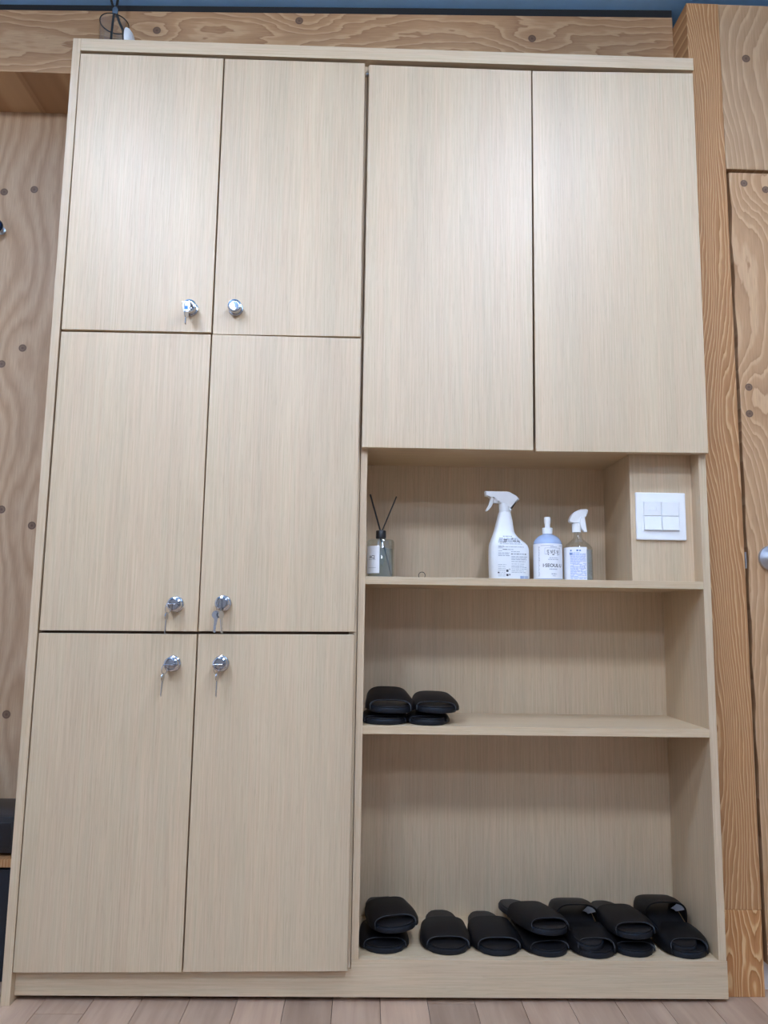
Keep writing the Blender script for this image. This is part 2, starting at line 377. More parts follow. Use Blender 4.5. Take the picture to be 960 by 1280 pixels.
D = {1: [(.0212, 2.2565), (.3835, 2.2553), (.3848, 1.5240), (.0240, 1.5236)],
     2: [(.3876, 2.2545), (.7463, 2.2547), (.7478, 1.5222), (.3889, 1.5200)],
     3: [(.0240, 1.5175), (.3843, 1.5190), (.3849, .8046), (.0242, .8020)],
     4: [(.3880, 1.5190), (.7500, 1.5176), (.7478, .8090), (.3878, .8050)],
     5: [(.0236, .7960), (.3843, .7980), (.3852, .0692), (.0214, .0672)],
     6: [(.3879, .7985), (.7478, .8025), (.7465, .0726), (.3888, .0698)],
     7: [(.7578, 2.2506), (1.1760, 2.2485), (1.1702, 1.2472), (.7568, 1.2466)],
     8: [(1.1790, 2.2480), (1.5985, 2.2560), (1.5965, 1.2495), (1.1766, 1.2453)]}
KN = {1: (.334, 1.581), 2: (.443, 1.584), 3: (.334, .866), 4: (.443, .870), 5: (.334, .731), 6: (.444, .733)}
DL = {1: 'upper left locker door', 2: 'upper right locker door', 3: 'middle left locker door', 4: 'middle right locker door', 5: 'lower left locker door', 6: 'lower right locker door', 7: 'left upper cupboard door', 8: 'right upper cupboard door'}
def door_leaf(k, parent):
    q = D[k]; cx = sum(p[0] for p in q)/4; cz = sum(p[1] for p in q)/4
    bm = bmesh.new(); bm_prism(bm, [(x-cx, z-cz) for x, z in q][::-1], 0.0, 0.018, 0.0007)
    o = mobj('door', bm, 'lam_v', parent, (cx, 0, cz)); o['label'] = DL[k]
    if k in KN: knob(o, KN[k][0]-cx, KN[k][1]-cz)
for k in range(1, 7): door_leaf(k, lk)

# ------------------------------------------------------------------ open shelf cabinet (right unit)
sc = thing('shelf_cabinet', 'pale oak cabinet with two upper doors over open shelves', 'cabinet', (0.7545, 0, 0))
oS = (0.7545, 0, 0)
ZS, ZU, ZE, ZN = 0.939, 0.5948, 0.0884, 1.2567
XI, XJ = 0.7709, 1.5806
box('side_panel', (0.7545, XI, 0.02, 0.29, ZE+.0001, 2.2630), 'lam_v', sc, off=oS)
box('foot', (0.7545, XI, 0.0385, 0.29, 0.0, ZE), 'lam_v', sc, off=oS)
box('side_panel', (XJ, 1.5985, 0.02, 0.29, ZE+.0001, 2.2630), 'lam_v', sc, off=oS)
box('foot', (XJ, 1.5985, 0.0385, 0.29, 0.0, ZE), 'lam_v', sc, off=oS)
box('back_panel', (XI+.0001, XJ-.0001, 0.2725, 0.2895, 0.0, 2.2630), 'lam_v', sc, off=oS)
box('shelf_board', (XI+.0001, XJ-.0001, 0.0205, 0.2724, ZS-0.0181, ZS), 'lam_y', sc, off=oS)
box('shelf_board', (XI+.0001, XJ-.0001, 0.0205, 0.2724, ZU-0.0188, ZU), 'lam_y', sc, off=oS)
box('bottom_board', (XI+.0001, XJ-.0001, 0.0385, 0.2724, ZE-0.018, ZE), 'lam_y', sc, off=oS)
box('cupboard_floor', (XI+.0001, XJ-.0001, 0.0215, 0.2724, ZN, ZN+0.018), 'lam_y', sc, off=oS)
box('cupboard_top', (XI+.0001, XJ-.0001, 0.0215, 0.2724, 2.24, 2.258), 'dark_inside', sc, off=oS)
box('switch_panel', (1.4253, XJ-.0001, 0.066, 0.081, ZS+.0001, ZN-.0001), 'lam_v', sc, off=oS)
box('switch_panel_side', (1.4253, 1.4400, 0.0811, 0.2724, ZS+.0001, ZN-.0001), 'lam_v', sc, off=oS)
box('hinge', (0.7490, 0.7565, 0.012, 0.019, 2.232, 2.236), 'steel', sc, 0, off=oS)
for k in (7, 8):
    q = D[k]; cx = sum(p[0] for p in q)/4; cz = sum(p[1] for p in q)/4
    bm = bmesh.new(); bm_prism(bm, [(x-cx, z-cz) for x, z in q][::-1], 0.0, 0.018, 0.0007)
    o = mobj('door', bm, 'lam_v', sc, (cx-oS[0], 0, cz)); o['label'] = DL[k]

# long boards shared by both units
tag(box('top_board', (0.0200, 1.6005, -0.001, 0.29, 2.2644, 2.2981), 'lam_h'), 'long pale oak board capping both cabinets', 'board')
bm = bmesh.new()
pl = [(0.0200, 0.0125), (1.5995, 0.009), (1.5995, ZE), (0.7546, ZE), (0.7546, 0.0694), (0.0200, 0.0694)]
bm_prism(bm, [(x-0.8, z) for x, z in pl], 0.0195, 0.0380, 0.0004)
bmz = mobj('plinth_board', bm, 'lam_h', None, (0.8, 0, 0))
tag(bmz, 'long pale oak kick board along the cabinet foot', 'board')

# ------------------------------------------------------------------ light switch
sw = thing('light_switch', 'white square wall switch with four rocker buttons', 'switch', (1.4985, 0.0658, 1.1005))
bm = bmesh.new(); bm_box(bm, -0.062, 0.062, -0.008, 0.0, -0.059, 0.059, 0.0025); mobj('plate', bm, 'white_plastic', sw)
bm = bmesh.new()
for a in ((-0.046, -0.0445, -0.036, 0.036), (0.0445, 0.046, -0.036, 0.036), (-0.046, 0.046, -0.0375, -0.036), (-0.046, 0.046, 0.036, 0.0375)):
    bm_box(bm, a[0], a[1], -0.0094, -0.0078, a[2], a[3])
mobj('rocker_frame', bm, 'white_plastic', sw)
for (x0, x1) in ((-0.0435, -0.0012), (0.0012, 0.0435)):
    for (z0, z1, t0, t1) in ((0.0008, 0.0350, 0.0105, 0.0130), (-0.0350, -0.0008, 0.0145, 0.0110)):
        bm = bmesh.new()
        vs = [bm.verts.new(p) for p in ((x0, -0.0079, z0), (x1, -0.0079, z0), (x1, -0.0079, z1), (x0, -0.0079, z1), (x0, -t0, z0), (x1, -t0, z0), (x1, -t1, z1), (x0, -t1, z1))]
        for f in ((0, 1, 2, 3), (4, 7, 6, 5), (0, 4, 5, 1), (1, 5, 6, 2), (2, 6, 7, 3), (3, 7, 4, 0)): bm.faces.new([vs[i] for i in f])
        bmesh.ops.bevel(bm, geom=list(bm.edges), offset=0.0006, segments=1, affect='EDGES')
        rk = mobj('rocker', bm, 'white_plastic', sw)
        if x0 < 0 and z0 > 0:
            bm = bmesh.new()
            for a in ((-0.031, -0.013, 0.0140, 0.0146), (-0.031, -0.013, 0.0226, 0.0232), (-0.0316, -0.031, 0.0140, 0.0232), (-0.013, -0.0124, 0.0140, 0.0232)):
                bm_box(bm, a[0], a[1], -0.0130, -0.0110, a[2], a[3])
            mobj('name_window', bm, 'white_plastic', rk)

# ------------------------------------------------------------------ keys
def bm_key(bm, x, y, z, length=0.047, rot=0.0, thick=0.0018, facing=0.0):
    """flat key hanging down from (x,y,z); facing turns it about its long axis"""
    pts = []
    for k in range(16):
        a = PI*0.18 + 2*PI*k/15*0.82 + PI*0.32
        pts.append((0.0095*math.cos(a), -0.0095 + 0.0095*math.sin(a)))
    tip = -length
    pts = [(0.0095*math.cos(a), -0.0095+0.0095*math.sin(a)) for a in [R(-60) + R(300)*k/14 for k in range(15)]]
    pts += [(-0.0032, -0.019), (-0.0032, tip+0.003), (0.0, tip), (0.0030, tip+0.003), (0.0014, tip+0.007), (0.0032, tip+0.011), (0.0016, tip+0.015), (0.0032, tip+0.019)]
    n0 = len(bm.verts); bm_prism(bm, pts, -thick/2, thick/2)
    bm.verts.ensure_lookup_table()
    vs = [v for v in bm.verts][n0:]
    Mx = Matrix.Translation((x, y, z)) @ Matrix.Rotation(rot, 4, 'Y') @ Matrix.Rotation(facing, 4, 'Z')
    for v in vs: v.co = Mx @ v.co
def bm_ring(bm, c, r, minor, n=20, tilt=0.0, spin=0.0):
    Mx = Matrix.Translation(c) @ Matrix.Rotation(spin, 4, 'Z') @ Matrix.Rotation(tilt, 4, 'X')
    bm_tube(bm, [Mx @ Vector((r*math.cos(2*PI*k/n), 0, r*math.sin(2*PI*k/n))) for k in range(n)], minor, 6, True)
def key_set(k, label, spare, bow_horizontal=True, dx=-0.008, tagged=False):
    x, z = KN[k]
    t = thing('key_set', label, 'key', (x, -0.0275, z), 0, 'locker keys')
    bm = bmesh.new()
    if bow_horizontal: bm_box(bm, -0.012, 0.010, -0.020, -0.001, -0.0011, 0.0011, 0.0008)
    else: bm_box(bm, -0.0011, 0.0011, -0.020, -0.001, -0.012, 0.010, 0.0008)
    mobj('lock_key', bm, 'chrome', t)
    bm = bmesh.new(); bm_ring(bm, (dx, -0.016, -0.0105), 0.0105, 0.0008, 22, 0.0, R(70)); mobj('split_ring', bm, 'chrome', t)
    for (kx, ky, kz, rot, fac, ln) in spare:
        bm = bmesh.new(); bm_key(bm, kx, ky, kz, ln, rot, 0.0018, fac); mobj('spare_key', bm, 'chrome', t)
    if tagged:
        bm = bmesh.new(); bm_prism(bm, [(-0.0085, -0.002), (0.0085, -0.002), (0.0095, -0.012), (0.006, -0.026), (-0.006, -0.026), (-0.0095, -0.012)], -0.024, -0.0215, 0.0006)
        tg = mobj('key_tag', bm, 'white_plastic', t)
        bm = bmesh.new(); bm_box(bm, -0.004, 0.004, -0.0243, -0.0239, -0.020, -0.012); mobj('tag_print', bm, 'tag_blue', tg)
    return t
key_set(1, 'chrome key with white and blue tag in the upper left locker lock', [(0.0, -0.018, -0.020, R(1), R(75), 0.036)], True, 0.0, True)
key_set(3, 'chrome keys hanging straight down from the middle left locker lock', [(-0.010, -0.016, -0.018, R(2), R(84), 0.050)], True, -0.008)
key_set(4, 'two chrome keys side by side in the middle right locker lock', [(-0.008, -0.016, -0.017, R(3), R(25), 0.050), (0.002, -0.015, -0.017, R(-5), R(62), 0.051)], False, -0.003)
key_set(5, 'chrome keys hanging straight down from the lower left locker lock', [(-0.011, -0.016, -0.018, R(3), R(86), 0.052)], True, -0.009)
key_set(6, 'chrome keys on a ring in the lower right locker lock', [(-0.001, -0.016, -0.018, R(0), R(82), 0.054)], True, -0.003)

# ------------------------------------------------------------------ slippers
SL = 0.235
OUT = [(0, 0.0), (0.012, 0.013), (0.04, 0.0245), (0.09, 0.0335), (0.17, 0.0385), (0.28, 0.0405), (0.42, 0.0425), (0.55, 0.0470), (0.68, 0.0515), (0.78, 0.0525), (0.87, 0.0480), (0.94, 0.0370), (0.98, 0.0225), (0.994, 0.0125), (1.0, 0.0)]
def halfw(t):
    t = min(1, max(0, t))
    for (a, wa), (b, wb) in zip(OUT, OUT[1:]):
        if t <= b:
            s = (t-a)/(b-a); return wa + (wb-wa)*s
    return 0.0
def smooth_w(t):
    if 0.05 < t < 0.93: return (halfw(t-0.03)+2*halfw(t)+halfw(t+0.03))/4
    return halfw(t)
TS = [0, .004, .012, .025, .04, .065, .09, .13, .17, .22, .28, .35, .42, .49, .55, .62, .68, .73, .78, .83, .87, .905, .94, .962, .98, .99, .996, 1]
def outline(side, inset=0.0):
    """side = +1 right foot, -1 left foot: small sideways curve of the last; toe at local -y"""
    a, b = [], []
    for t in TS:
        wv = max(0.0, smooth_w(t) - inset); c = side*0.006*math.sin(PI*(t-0.25))*(1 if t > 0.25 else 0)
        y = SL/2 - t*SL
        y = max(-SL/2+inset, min(SL/2-inset, y))
        a.append((c+wv, y)); b.append((c-wv, y))
    return a + b[::-1][1:-1]
def bm_plate(bm, pts, z0, z1, bev, rocker=0.0):
    n = len(pts)
    def zz(y): return rocker*max(0, (-y-0.05)/0.067)**2
    A = [bm.verts.new((x, y, z0+zz(y))) for x, y in pts]; B = [bm.verts.new((x, y, z1+zz(y))) for x, y in pts]
    fs = [bm.faces.new(A[::-1]), bm.faces.new(B)]
    for i in range(n): bm.faces.new((A[i], A[(i+1) % n], B[(i+1) % n], B[i]))
    bmesh.ops.remove_doubles(bm, verts=bm.verts, dist=0.0002)
    if bev:
        es = list({e for f in bm.faces if len(f.edges) > 6 for e in f.edges})
        bmesh.ops.bevel(bm, geom=es, offset=bev, segments=2, affect='EDGES', profile=0.5, clamp_overlap=True)
def slipper(label, loc, heading=0.0, pitch=0.0, rolla=0.0, side=1, Hf=0.018, Hb=0.031, tb=0.44, tf=0.90, white=0, whitef=0, skew=0.0, size=1.0, sx=1.0):
    """heading 0 = toe to the room; loc = centre of the sole's underside"""
    t = thing('slipper', label, 'slipper', loc, 0, 'black slippers on the open shelves')
    t.rotation_mode = 'XYZ'; t.rotation_euler = (pitch, rolla, heading); t.scale = (size*sx, size, size)
    bm = bmesh.new(); bm_plate(bm, outline(side), 0.0, 0.0125, 0.0025); mobj('sole', bm, 'sole', t, smooth=True)
    bm = bmesh.new(); bm_plate(bm, outline(side, 0.0035), 0.0126, 0.0155, 0.0012); mobj('insole', bm, 'insole', t, smooth=True)
    # strap: an arched sheet with real thickness
    NA, NL = 25, 13
    def P(u, v, off):          # u 0..1 across, v 0..1 from back edge to front edge
        th = PI*u; s = math.sin(th); c = math.cos(th)
        t0 = tb - 0.02*s; t1 = tf - 0.070*s**1.5
        tt = t0 + (t1-t0)*v
        H = Hb + (Hf-Hb)*v**0.9 + 0.003*math.sin(PI*v)
        W = smooth_w(tt) + 0.0030 + 0.0045*(1-v) + off
        cc = side*0.006*math.sin(PI*(tt-0.25))
        x = cc + W*math.copysign(abs(c)**0.58, c) + skew*s*(1-v)
        z = 0.0050 + (H+off)*abs(s)**(0.58+0.20*v)
        y = SL/2 - tt*SL
        return Vector((x, y, z))
    bm = bmesh.new(); G = []
    for off in (0.0, 0.0030):
        G.append([[bm.verts.new(P(i/(NA-1), j/(NL-1), off)) for i in range(NA)] for j in range(NL)])
    for g, flip in ((G[0], 1), (G[1], 0)):
        for j in range(NL-1):
            for i in range(NA-1):
                q = (g[j][i], g[j][i+1], g[j+1][i+1], g[j+1][i]); bm.faces.new(q[::-1] if flip else q)
    for j in range(NL-1):
        for i in (0, NA-1): bm.faces.new((G[0][j][i], G[0][j+1][i], G[1][j+1][i], G[1][j][i]))
    for i in range(NA-1):
        for j in (0, NL-1): bm.faces.new((G[0][j][i], G[0][j][i+1], G[1][j][i+1], G[1][j][i]))
    st = mobj('strap', bm, 'leather', t, smooth=True)
    bm = bmesh.new(); bm_tube(bm, [P(0.10+0.80*i/24, 1.0, 0.0024) + Vector((0, -0.0003, 0)) for i in range(25)], 0.0008, 6)
    mobj('edge_binding', bm, 'binding', st, smooth=True)
    if whitef:                 # pale lining showing at the toe opening
        bm = bmesh.new()
        g = [[bm.verts.new(P(0.06+0.16*i/5, 0.70+0.28*j/4, -0.0010)) for i in range(6)] for j in range(5)]
        for j in range(4):
            for i in range(5): bm.faces.new((g[j][i], g[j][i+1], g[j+1][i+1], g[j+1][i]))
        bmesh.ops.solidify(bm, geom=list(bm.faces), thickness=0.0006)
        mobj('lining_patch', bm, 'white_cloth', st, smooth=True)
    if white:                  # woven size label inside the strap
        bm = bmesh.new(); u0, u1 = (0.10, 0.36) if white > 0 else (0.60, 0.84)
        g = [[bm.verts.new(P(u0+(u1-u0)*i/6, 0.015+0.22*j/4, -0.0012-0.017*j/4)) for i in range(7)] for j in range(5)]
        for j in range(4):
            for i in range(6): bm.faces.new((g[j][i], g[j][i+1], g[j+1][i+1], g[j+1][i]))
        bmesh.ops.solidify(bm, geom=list(bm.faces), thickness=0.0006)
        mobj('size_label', bm, 'white_cloth', st, smooth=True)
    return t
h2 = SL/2
def at_toe(x, y, z, heading):      # centre from the toe's floor position
    return (x - math.sin(heading)*0 + math.sin(-heading)*(-1)*0 + (-math.sin(heading))*(-0) + 0 + _dx(heading), y + math.cos(heading)*h2, z)
def _dx(h): return -math.sin(h)*h2
def put(label, x, y, z, heading, **kw):
    """x,y = toe position; heading > 0 swings the heel to the left"""
    return slipper(label, (x - math.sin(heading)*h2, y + math.cos(heading)*h2, z), heading, **kw)
Z0 = ZE + 0.0003
# bottom compartment
put('black slipper under another in the leftmost stack on the bottom shelf', 0.838, 0.046, Z0, R(3), side=-1, Hf=0.014, Hb=0.020)
put('black open-toe slipper lying on top of the leftmost bottom-shelf stack', 0.855, 0.052, Z0+0.0355, R(9), side=1, rolla=R(-3), pitch=R(-3), Hf=0.020, Hb=0.031)
put('single black slipper standing just right of the leftmost bottom-shelf stack', 0.982, 0.041, Z0, R(2), side=-1, Hf=0.019, Hb=0.028, tb=0.46)
put('single black slipper, second from the leftmost bottom-shelf stack', 1.088, 0.036, Z0, R(2), side=1, Hf=0.019, Hb=0.030)
put('black slipper half hidden under a twisted slipper in the middle of the bottom shelf', 1.218, 0.033, Z0, R(10), side=-1, Hf=0.014, Hb=0.020, sx=0.94)
put('black slipper lying askew on top of the middle bottom-shelf stack', 1.215, 0.045, Z0+0.0345, R(17), side=1, rolla=R(4), pitch=R(-3), Hf=0.020, Hb=0.029, whitef=1)
put('lower black slipper of the pair with white label, middle right of the bottom shelf', 1.307, 0.025, Z0, R(0), side=1, Hf=0.026, Hb=0.033, tb=0.56, tf=0.93, sx=0.95)
slipper('reversed black slipper pushed into another, white label inside, middle right of bottom shelf', (1.301, 0.148, Z0+0.0225), PI+R(-1), R(-5.0), 0, 1, 0.026, 0.046, 0.52, 0.90, white=-1, sx=0.93)
put('black slipper underneath in the second stack from right on the bottom shelf', 1.411, 0.033, Z0, R(1), side=-1, Hf=0.013, Hb=0.018, sx=0.92)
put('black slipper on top of the second stack from right on the bottom shelf', 1.406, 0.038, Z0+0.031, R(5), side=1, pitch=R(-2.5), Hf=0.018, Hb=0.028, sx=0.95)
put('lower black slipper of the rightmost pair on the bottom shelf', 1.521, 0.026, Z0, R(1), side=1, Hf=0.026, Hb=0.033, tb=0.56, tf=0.93, sx=0.95)
slipper('reversed black slipper pushed into the rightmost pair, white label inside', (1.517, 0.148, Z0+0.0265), PI+R(-1), R(-8.0), 0, 1, 0.028, 0.050, 0.52, 0.90, white=-1, sx=0.93)
# middle shelf
Z1 = ZU + 0.0003
put('black slipper at the bottom of the left stack on the middle shelf', 0.8285, 0.027, Z1, R(0), side=-1, Hf=0.010, Hb=0.016)
put('black slipper on top of the left stack on the middle shelf', 0.8305, 0.028, Z1+0.0265, R(1), side=1, rolla=R(1.0), Hf=0.020, Hb=0.042)
put('black slipper at the bottom of the right stack on the middle shelf', 0.930, 0.025, Z1, R(-1), side=-1, Hf=0.010, Hb=0.016, sx=0.9)
put('black slipper on top of the right stack on the middle shelf', 0.9385, 0.030, Z1+0.0275, R(-1), side=1, rolla=R(1.0), Hf=0.016, Hb=0.031, sx=0.96)

# ------------------------------------------------------------------ things on the top niche shelf
def text_mesh(body, size, cx=0, cy=0):
    cu = bpy.data.curves.new('lettering', 'FONT'); cu.body = body; cu.size = size; cu.align_x = 'CENTER'; cu.align_y = 'CENTER'; cu.resolution_u = 3; cu.offset = size*0.018
    o = bpy.data.objects.new('lettering', cu); COL.objects.link(o)
    dg = bpy.context.evaluated_depsgraph_get(); me = bpy.data.meshes.new_from_object(o.evaluated_get(dg))
    vs = [(v.co.x+cx, v.co.y+cy) for v in me.vertices]; fs = [tuple(p.vertices) for p in me.polygons]
    bpy.data.objects.remove(o); bpy.data.curves.remove(cu); bpy.data.meshes.remove(me)
    return vs, fs
def rects(rs, nx=6):
    vs, fs = [], []
    for (x0, x1, z0, z1) in rs:
        k = len(vs)
        for i in range(nx+1):
            x = x0+(x1-x0)*i/nx; vs += [(x, z0), (x, z1)]
        for i in range(nx): fs.append((k+2*i, k+2*i+2, k+2*i+3, k+2*i+1))
    return vs, fs
def printed(name, geo, surf, mat, parent):
    """flat print laid on a curved surface: surf(x,z) -> point"""
    bm = bmesh.new(); V = [bm.verts.new(surf(x, z)) for x, z in geo[0]]
    for f in geo[1]:
        try: bm.faces.new([V[i] for i in f])
        except ValueError: pass
    return tag(mobj(name, bm, mat, parent), kind='stuff')
def merge(*gs):
    vs, fs = [], []
    for a, b in gs:
        k = len(vs); vs += a; fs += [tuple(i+k for i in f) for f in b]
    return vs, fs

# -- big white trigger spray
u = 0.000191                                                     # metres per traced unit
b1 = thing('spray_bottle', 'large opaque white trigger spray bottle printed with grey text', 'bottle', (1.134, 0.13, ZS), 0, 'cleaning bottles in the niche')
X0, Y0 = 397, 1232
lv = [(1232, 140, 655), (1222, 134, 660), (1000, 128, 658), (830, 129, 655), (795, 131, 648), (765, 134, 636), (735, 141, 606), (700, 154, 560), (655, 170, 508), (615, 185, 476), (585, 195, 463), (545, 207, 456), (500, 218, 449), (430, 235, 440), (380, 248, 429), (325, 262, 418)]
def dep(w_): return min(0.030, 0.012 + w_*0.36)
bm = bmesh.new(); rings = []; prof1 = []
for (yy, a, b) in lv:
    cx = ((a+b)/2-X0)*u; hw = (b-a)/2*u; z = (Y0-yy)*u; hd = dep(hw) if yy > 340 else hw; prof1.append((z, cx, hw, hd))
    ring = []
    for k in range(40):
        a_ = 2*PI*k/40; c, s = math.cos(a_), math.sin(a_); e = 0.62
        ring.append(bm.verts.new((cx+hw*math.copysign(abs(c)**e, c), hd*math.copysign(abs(s)**e, s), z)))
    rings.append(ring)
for A, B in zip(rings, rings[1:]):
    for i in range(40): bm.faces.new((A[i], A[(i+1) % 40], B[(i+1) % 40], B[i]))
bm.faces.new(rings[0][::-1]); bm.faces.new(rings[-1])
mobj('body', bm, 'white_bottle', b1, smooth=True)
def surf1(x, z):
    for (z0, c0, w0, d0), (z1, c1, w1, d1) in zip(prof1, prof1[1:]):
        if z <= z1:
            s = (z-z0)/(z1-z0) if z1 > z0 else 0; cx, hw, hd = c0+(c1-c0)*s, w0+(w1-w0)*s, d0+(d1-d0)*s
            q = min(0.999, abs(x-cx)/hw); return (x, -hd*(1-q**(2/0.62))**(0.31) - 0.0004, z)
    return (x, -0.02, z)
def T(x, y): return ((x-X0)*u, (Y0-y)*u)
rnd = random.Random(3)
lines_, dark_ = [], []
for (yy, a, b, h, dk) in [(655, 295, 420, 12, 1), (683, 245, 490, 12, 1), (700, 240, 500, 12, 1), (717, 235, 520, 12, 1), (735, 232, 522, 10, 1), (757, 250, 545, 8, 0), (785, 228, 300, 7, 0), (797, 232, 565, 8, 0), (812, 228, 290, 6, 0), (832, 285, 435, 8, 1), (850, 228, 280, 6, 0), (876, 228, 375, 7, 0), (892, 228, 370, 7, 0), (912, 228, 375, 9, 0), (860, 395, 510, 8, 0), (890, 395, 605, 11, 1), (925, 398, 612, 9, 0), (945, 398, 600, 7, 0), (962, 398, 612, 8, 0), (988, 398, 585, 8, 0), (1020, 400, 580, 6, 0), (1045, 400, 560, 6, 0), (1062, 400, 612, 7, 0), (1085, 400, 600, 6, 0), (1110, 400, 560, 6, 0), (1130, 400, 590, 6, 0), (1030, 225, 330, 6, 0), (1055, 225, 320, 6, 0), (1080, 225, 320, 6, 0), (1103, 225, 320, 6, 0), (1130, 250, 320, 6, 0), (1155, 225, 320, 6, 0), (1178, 225, 320, 6, 0)]:
    x = a
    while x < b:
        l = min(rnd.uniform(14, 60), b-x)
        p, q = T(x, yy+h/2), T(x+l, yy-h/2)
        if l > 4: (dark_ if dk and rnd.random() < .3 else lines_).append((p[0], q[0], p[1], q[1]))
        x += l + rnd.uniform(4, 9)
for (x, y, w_, h_) in [(232, 1133, 22, 18), (345, 1110, 28, 30), (345, 1165, 28, 28), (375, 1160, 14, 20), (375, 1090, 10, 14)]:
    p, q = T(x-w_/2, y+h_/2), T(x+w_/2, y-h_/2); dark_.append((p[0], q[0], p[1], q[1]))
printed('fine_print', rects(lines_, 3), surf1, 'ink_grey', b1)
printed('bold_print', rects(dark_, 3), surf1, 'ink', b1)
bars = []
x = 515
while x < 622:
    l = rnd.choice((3, 5, 8)); p, q = T(x, 1222), T(x+l, 1175); bars.append((p[0], q[0], p[1], q[1])); x += l + rnd.choice((3, 4, 6))
printed('barcode', rects(bars, 1), surf1, 'ink_blue', b1)
for (cx_, cy_) in ((415, 1193), (472, 1193)):
    pass
bm = bmesh.new(); cz = [(0.0142, T(0, 325)[1]), (0.0142, T(0, 215)[1]), (0.0135, T(0, 205)[1])]
bm_lathe(bm, [(0.0, cz[0][0]*0+T(0, 325)[1]+.0002)] + cz + [(0.0, T(0, 205)[1])], 28, 'z', T(341, 0)[0]); mobj('collar', bm, 'white_plastic', b1, smooth=True)
hd = [(75, 45), (360, 45), (400, 55), (440, 72), (490, 105), (530, 142), (528, 158), (480, 172), (452, 195), (438, 230), (428, 275), (418, 315), (405, 300), (392, 250), (378, 207), (270, 204), (250, 160), (225, 132), (185, 122), (150, 108), (80, 106)]
bm = bmesh.new(); bm_prism(bm, [T(*p) for p in hd], -0.013, 0.013, 0.004, 3); mobj('spray_head', bm, 'white_plastic', b1)
tr = [(150, 108), (182, 108), (190, 150), (182, 205), (160, 255), (125, 295), (95, 314), (84, 305), (112, 272), (138, 225), (150, 180), (153, 140)]
bm = bmesh.new(); bm_prism(bm, [T(*p) for p in tr], -0.007, 0.007, 0.0015); mobj('trigger', bm, 'white_plastic', b1)
bm = bmesh.new(); bm_prism(bm, [T(*p) for p in ((192, 128), (232, 140), (252, 168), (266, 203), (192, 200))], -0.006, 0.006, 0.001); mobj('pump_barrel', bm, 'white_plastic', b1)

# -- round blue bottle with white label
def cyl_surf(r, a0=0.0):
    return lambda x, z: (r*math.sin(x/r+a0), -r*math.cos(x/r+a0), z)
b2 = thing('pump_bottle', 'milky blue round bottle with white nozzle and SEOUL label', 'bottle', (1.2315, 0.125, ZS), 0, 'cleaning bottles in the niche')
def T2(y): return (1018-y)*0.0001905
r2 = 0.0357
bm = bmesh.new(); bm_lathe(bm, [(0.0, 0), (0.033, 0), (r2-.0004, 0.003), (r2, 0.006), (r2, T2(535)), (r2-.0008, T2(505)), (r2-.0035, T2(475)), (r2-.0080, T2(445)), (0.0215, T2(418)), (0.0150, T2(403)), (0.0118, T2(398)), (0.0115, T2(392)), (0.0, T2(392))], 48); mobj('body', bm, 'blue_plastic', b2, smooth=True)
bm = bmesh.new(); bm_lathe(bm, [(0.0, T2(391)), (0.0126, T2(391)), (0.0128, T2(312)), (0.0115, T2(308)), (0.0, T2(308))], 30); mobj('collar', bm, 'white_plastic', b2, smooth=True)
bm = bmesh.new(); bm_lathe(bm, [(0.0, T2(307.5)), (0.0064, T2(307.5)), (0.0067, T2(262)), (0.0078, T2(240)), (0.0082, T2(215)), (0.0080, T2(175)), (0.0066, T2(163)), (0.0030, T2(160)), (0.0, T2(159))], 24); mobj('nozzle', bm, 'white_plastic', b2, smooth=True)
bm = bmesh.new(); n = 40
g = [[bm.verts.new(((r2+.0004)*math.sin(R(-150+300*i/n)), -(r2+.0004)*math.cos(R(-150+300*i/n)), z)) for i in range(n+1)] for z in (T2(990), T2(532))]
for i in range(n): bm.faces.new((g[0][i], g[0][i+1], g[1][i+1], g[1][i]))
lab = mobj('label', bm, 'paper', b2, smooth=True)
S2 = cyl_surf(r2+.0008, R(5))
def A2(x): return (x-285)*0.0001905
big = text_mesh('I·SEOUL·U', 0.0118, A2(295), T2(822))
printed('slogan', big, S2, 'ink', lab)
gl = []
for k, x in enumerate((215, 258, 300, 345)):                       # illegible glyphs in the box
    gl += [(A2(x), A2(x+30), T2(660), T2(654)), (A2(x+12), A2(x+18), T2(654), T2(628)), (A2(x), A2(x+6), T2(645), T2(620))] + ([(A2(x+24), A2(x+30), T2(660), T2(615))] if k % 2 else [(A2(x+5), A2(x+28), T2(624), T2(618))])
gl += [(A2(225), A2(375), T2(683), T2(672))]
printed('heading_print', rects(gl, 2), S2, 'ink', lab)
fr = [(A2(185), A2(405), T2(594), T2(590)), (A2(185), A2(189), T2(675), T2(590)), (A2(401), A2(405), T2(675), T2(590)), (A2(185), A2(225), T2(675), T2(671)), (A2(375), A2(405), T2(675), T2(671)), (A2(130), A2(300), T2(563), T2(557)), (A2(390), A2(450), T2(563), T2(557))]
for (yy, a, b, h) in ((578, 260, 350, 8), (720, 245, 365, 8), (742, 230, 370, 9), (868, 245, 350, 12), (930, 270, 345, 12), (955, 285, 330, 8)):
    x = a
    while x < b: l = rnd.uniform(8, 26); fr.append((A2(x), A2(min(b, x+l)), T2(yy+h/2), T2(yy-h/2))); x += l + 6
for k in range(18):
    yy = 580 + k*22; fr.append((A2(95), A2(95+rnd.uniform(8, 22)), T2(yy+5), T2(yy-5)))
printed('fine_print', rects(fr, 4), S2, 'ink_grey', lab)

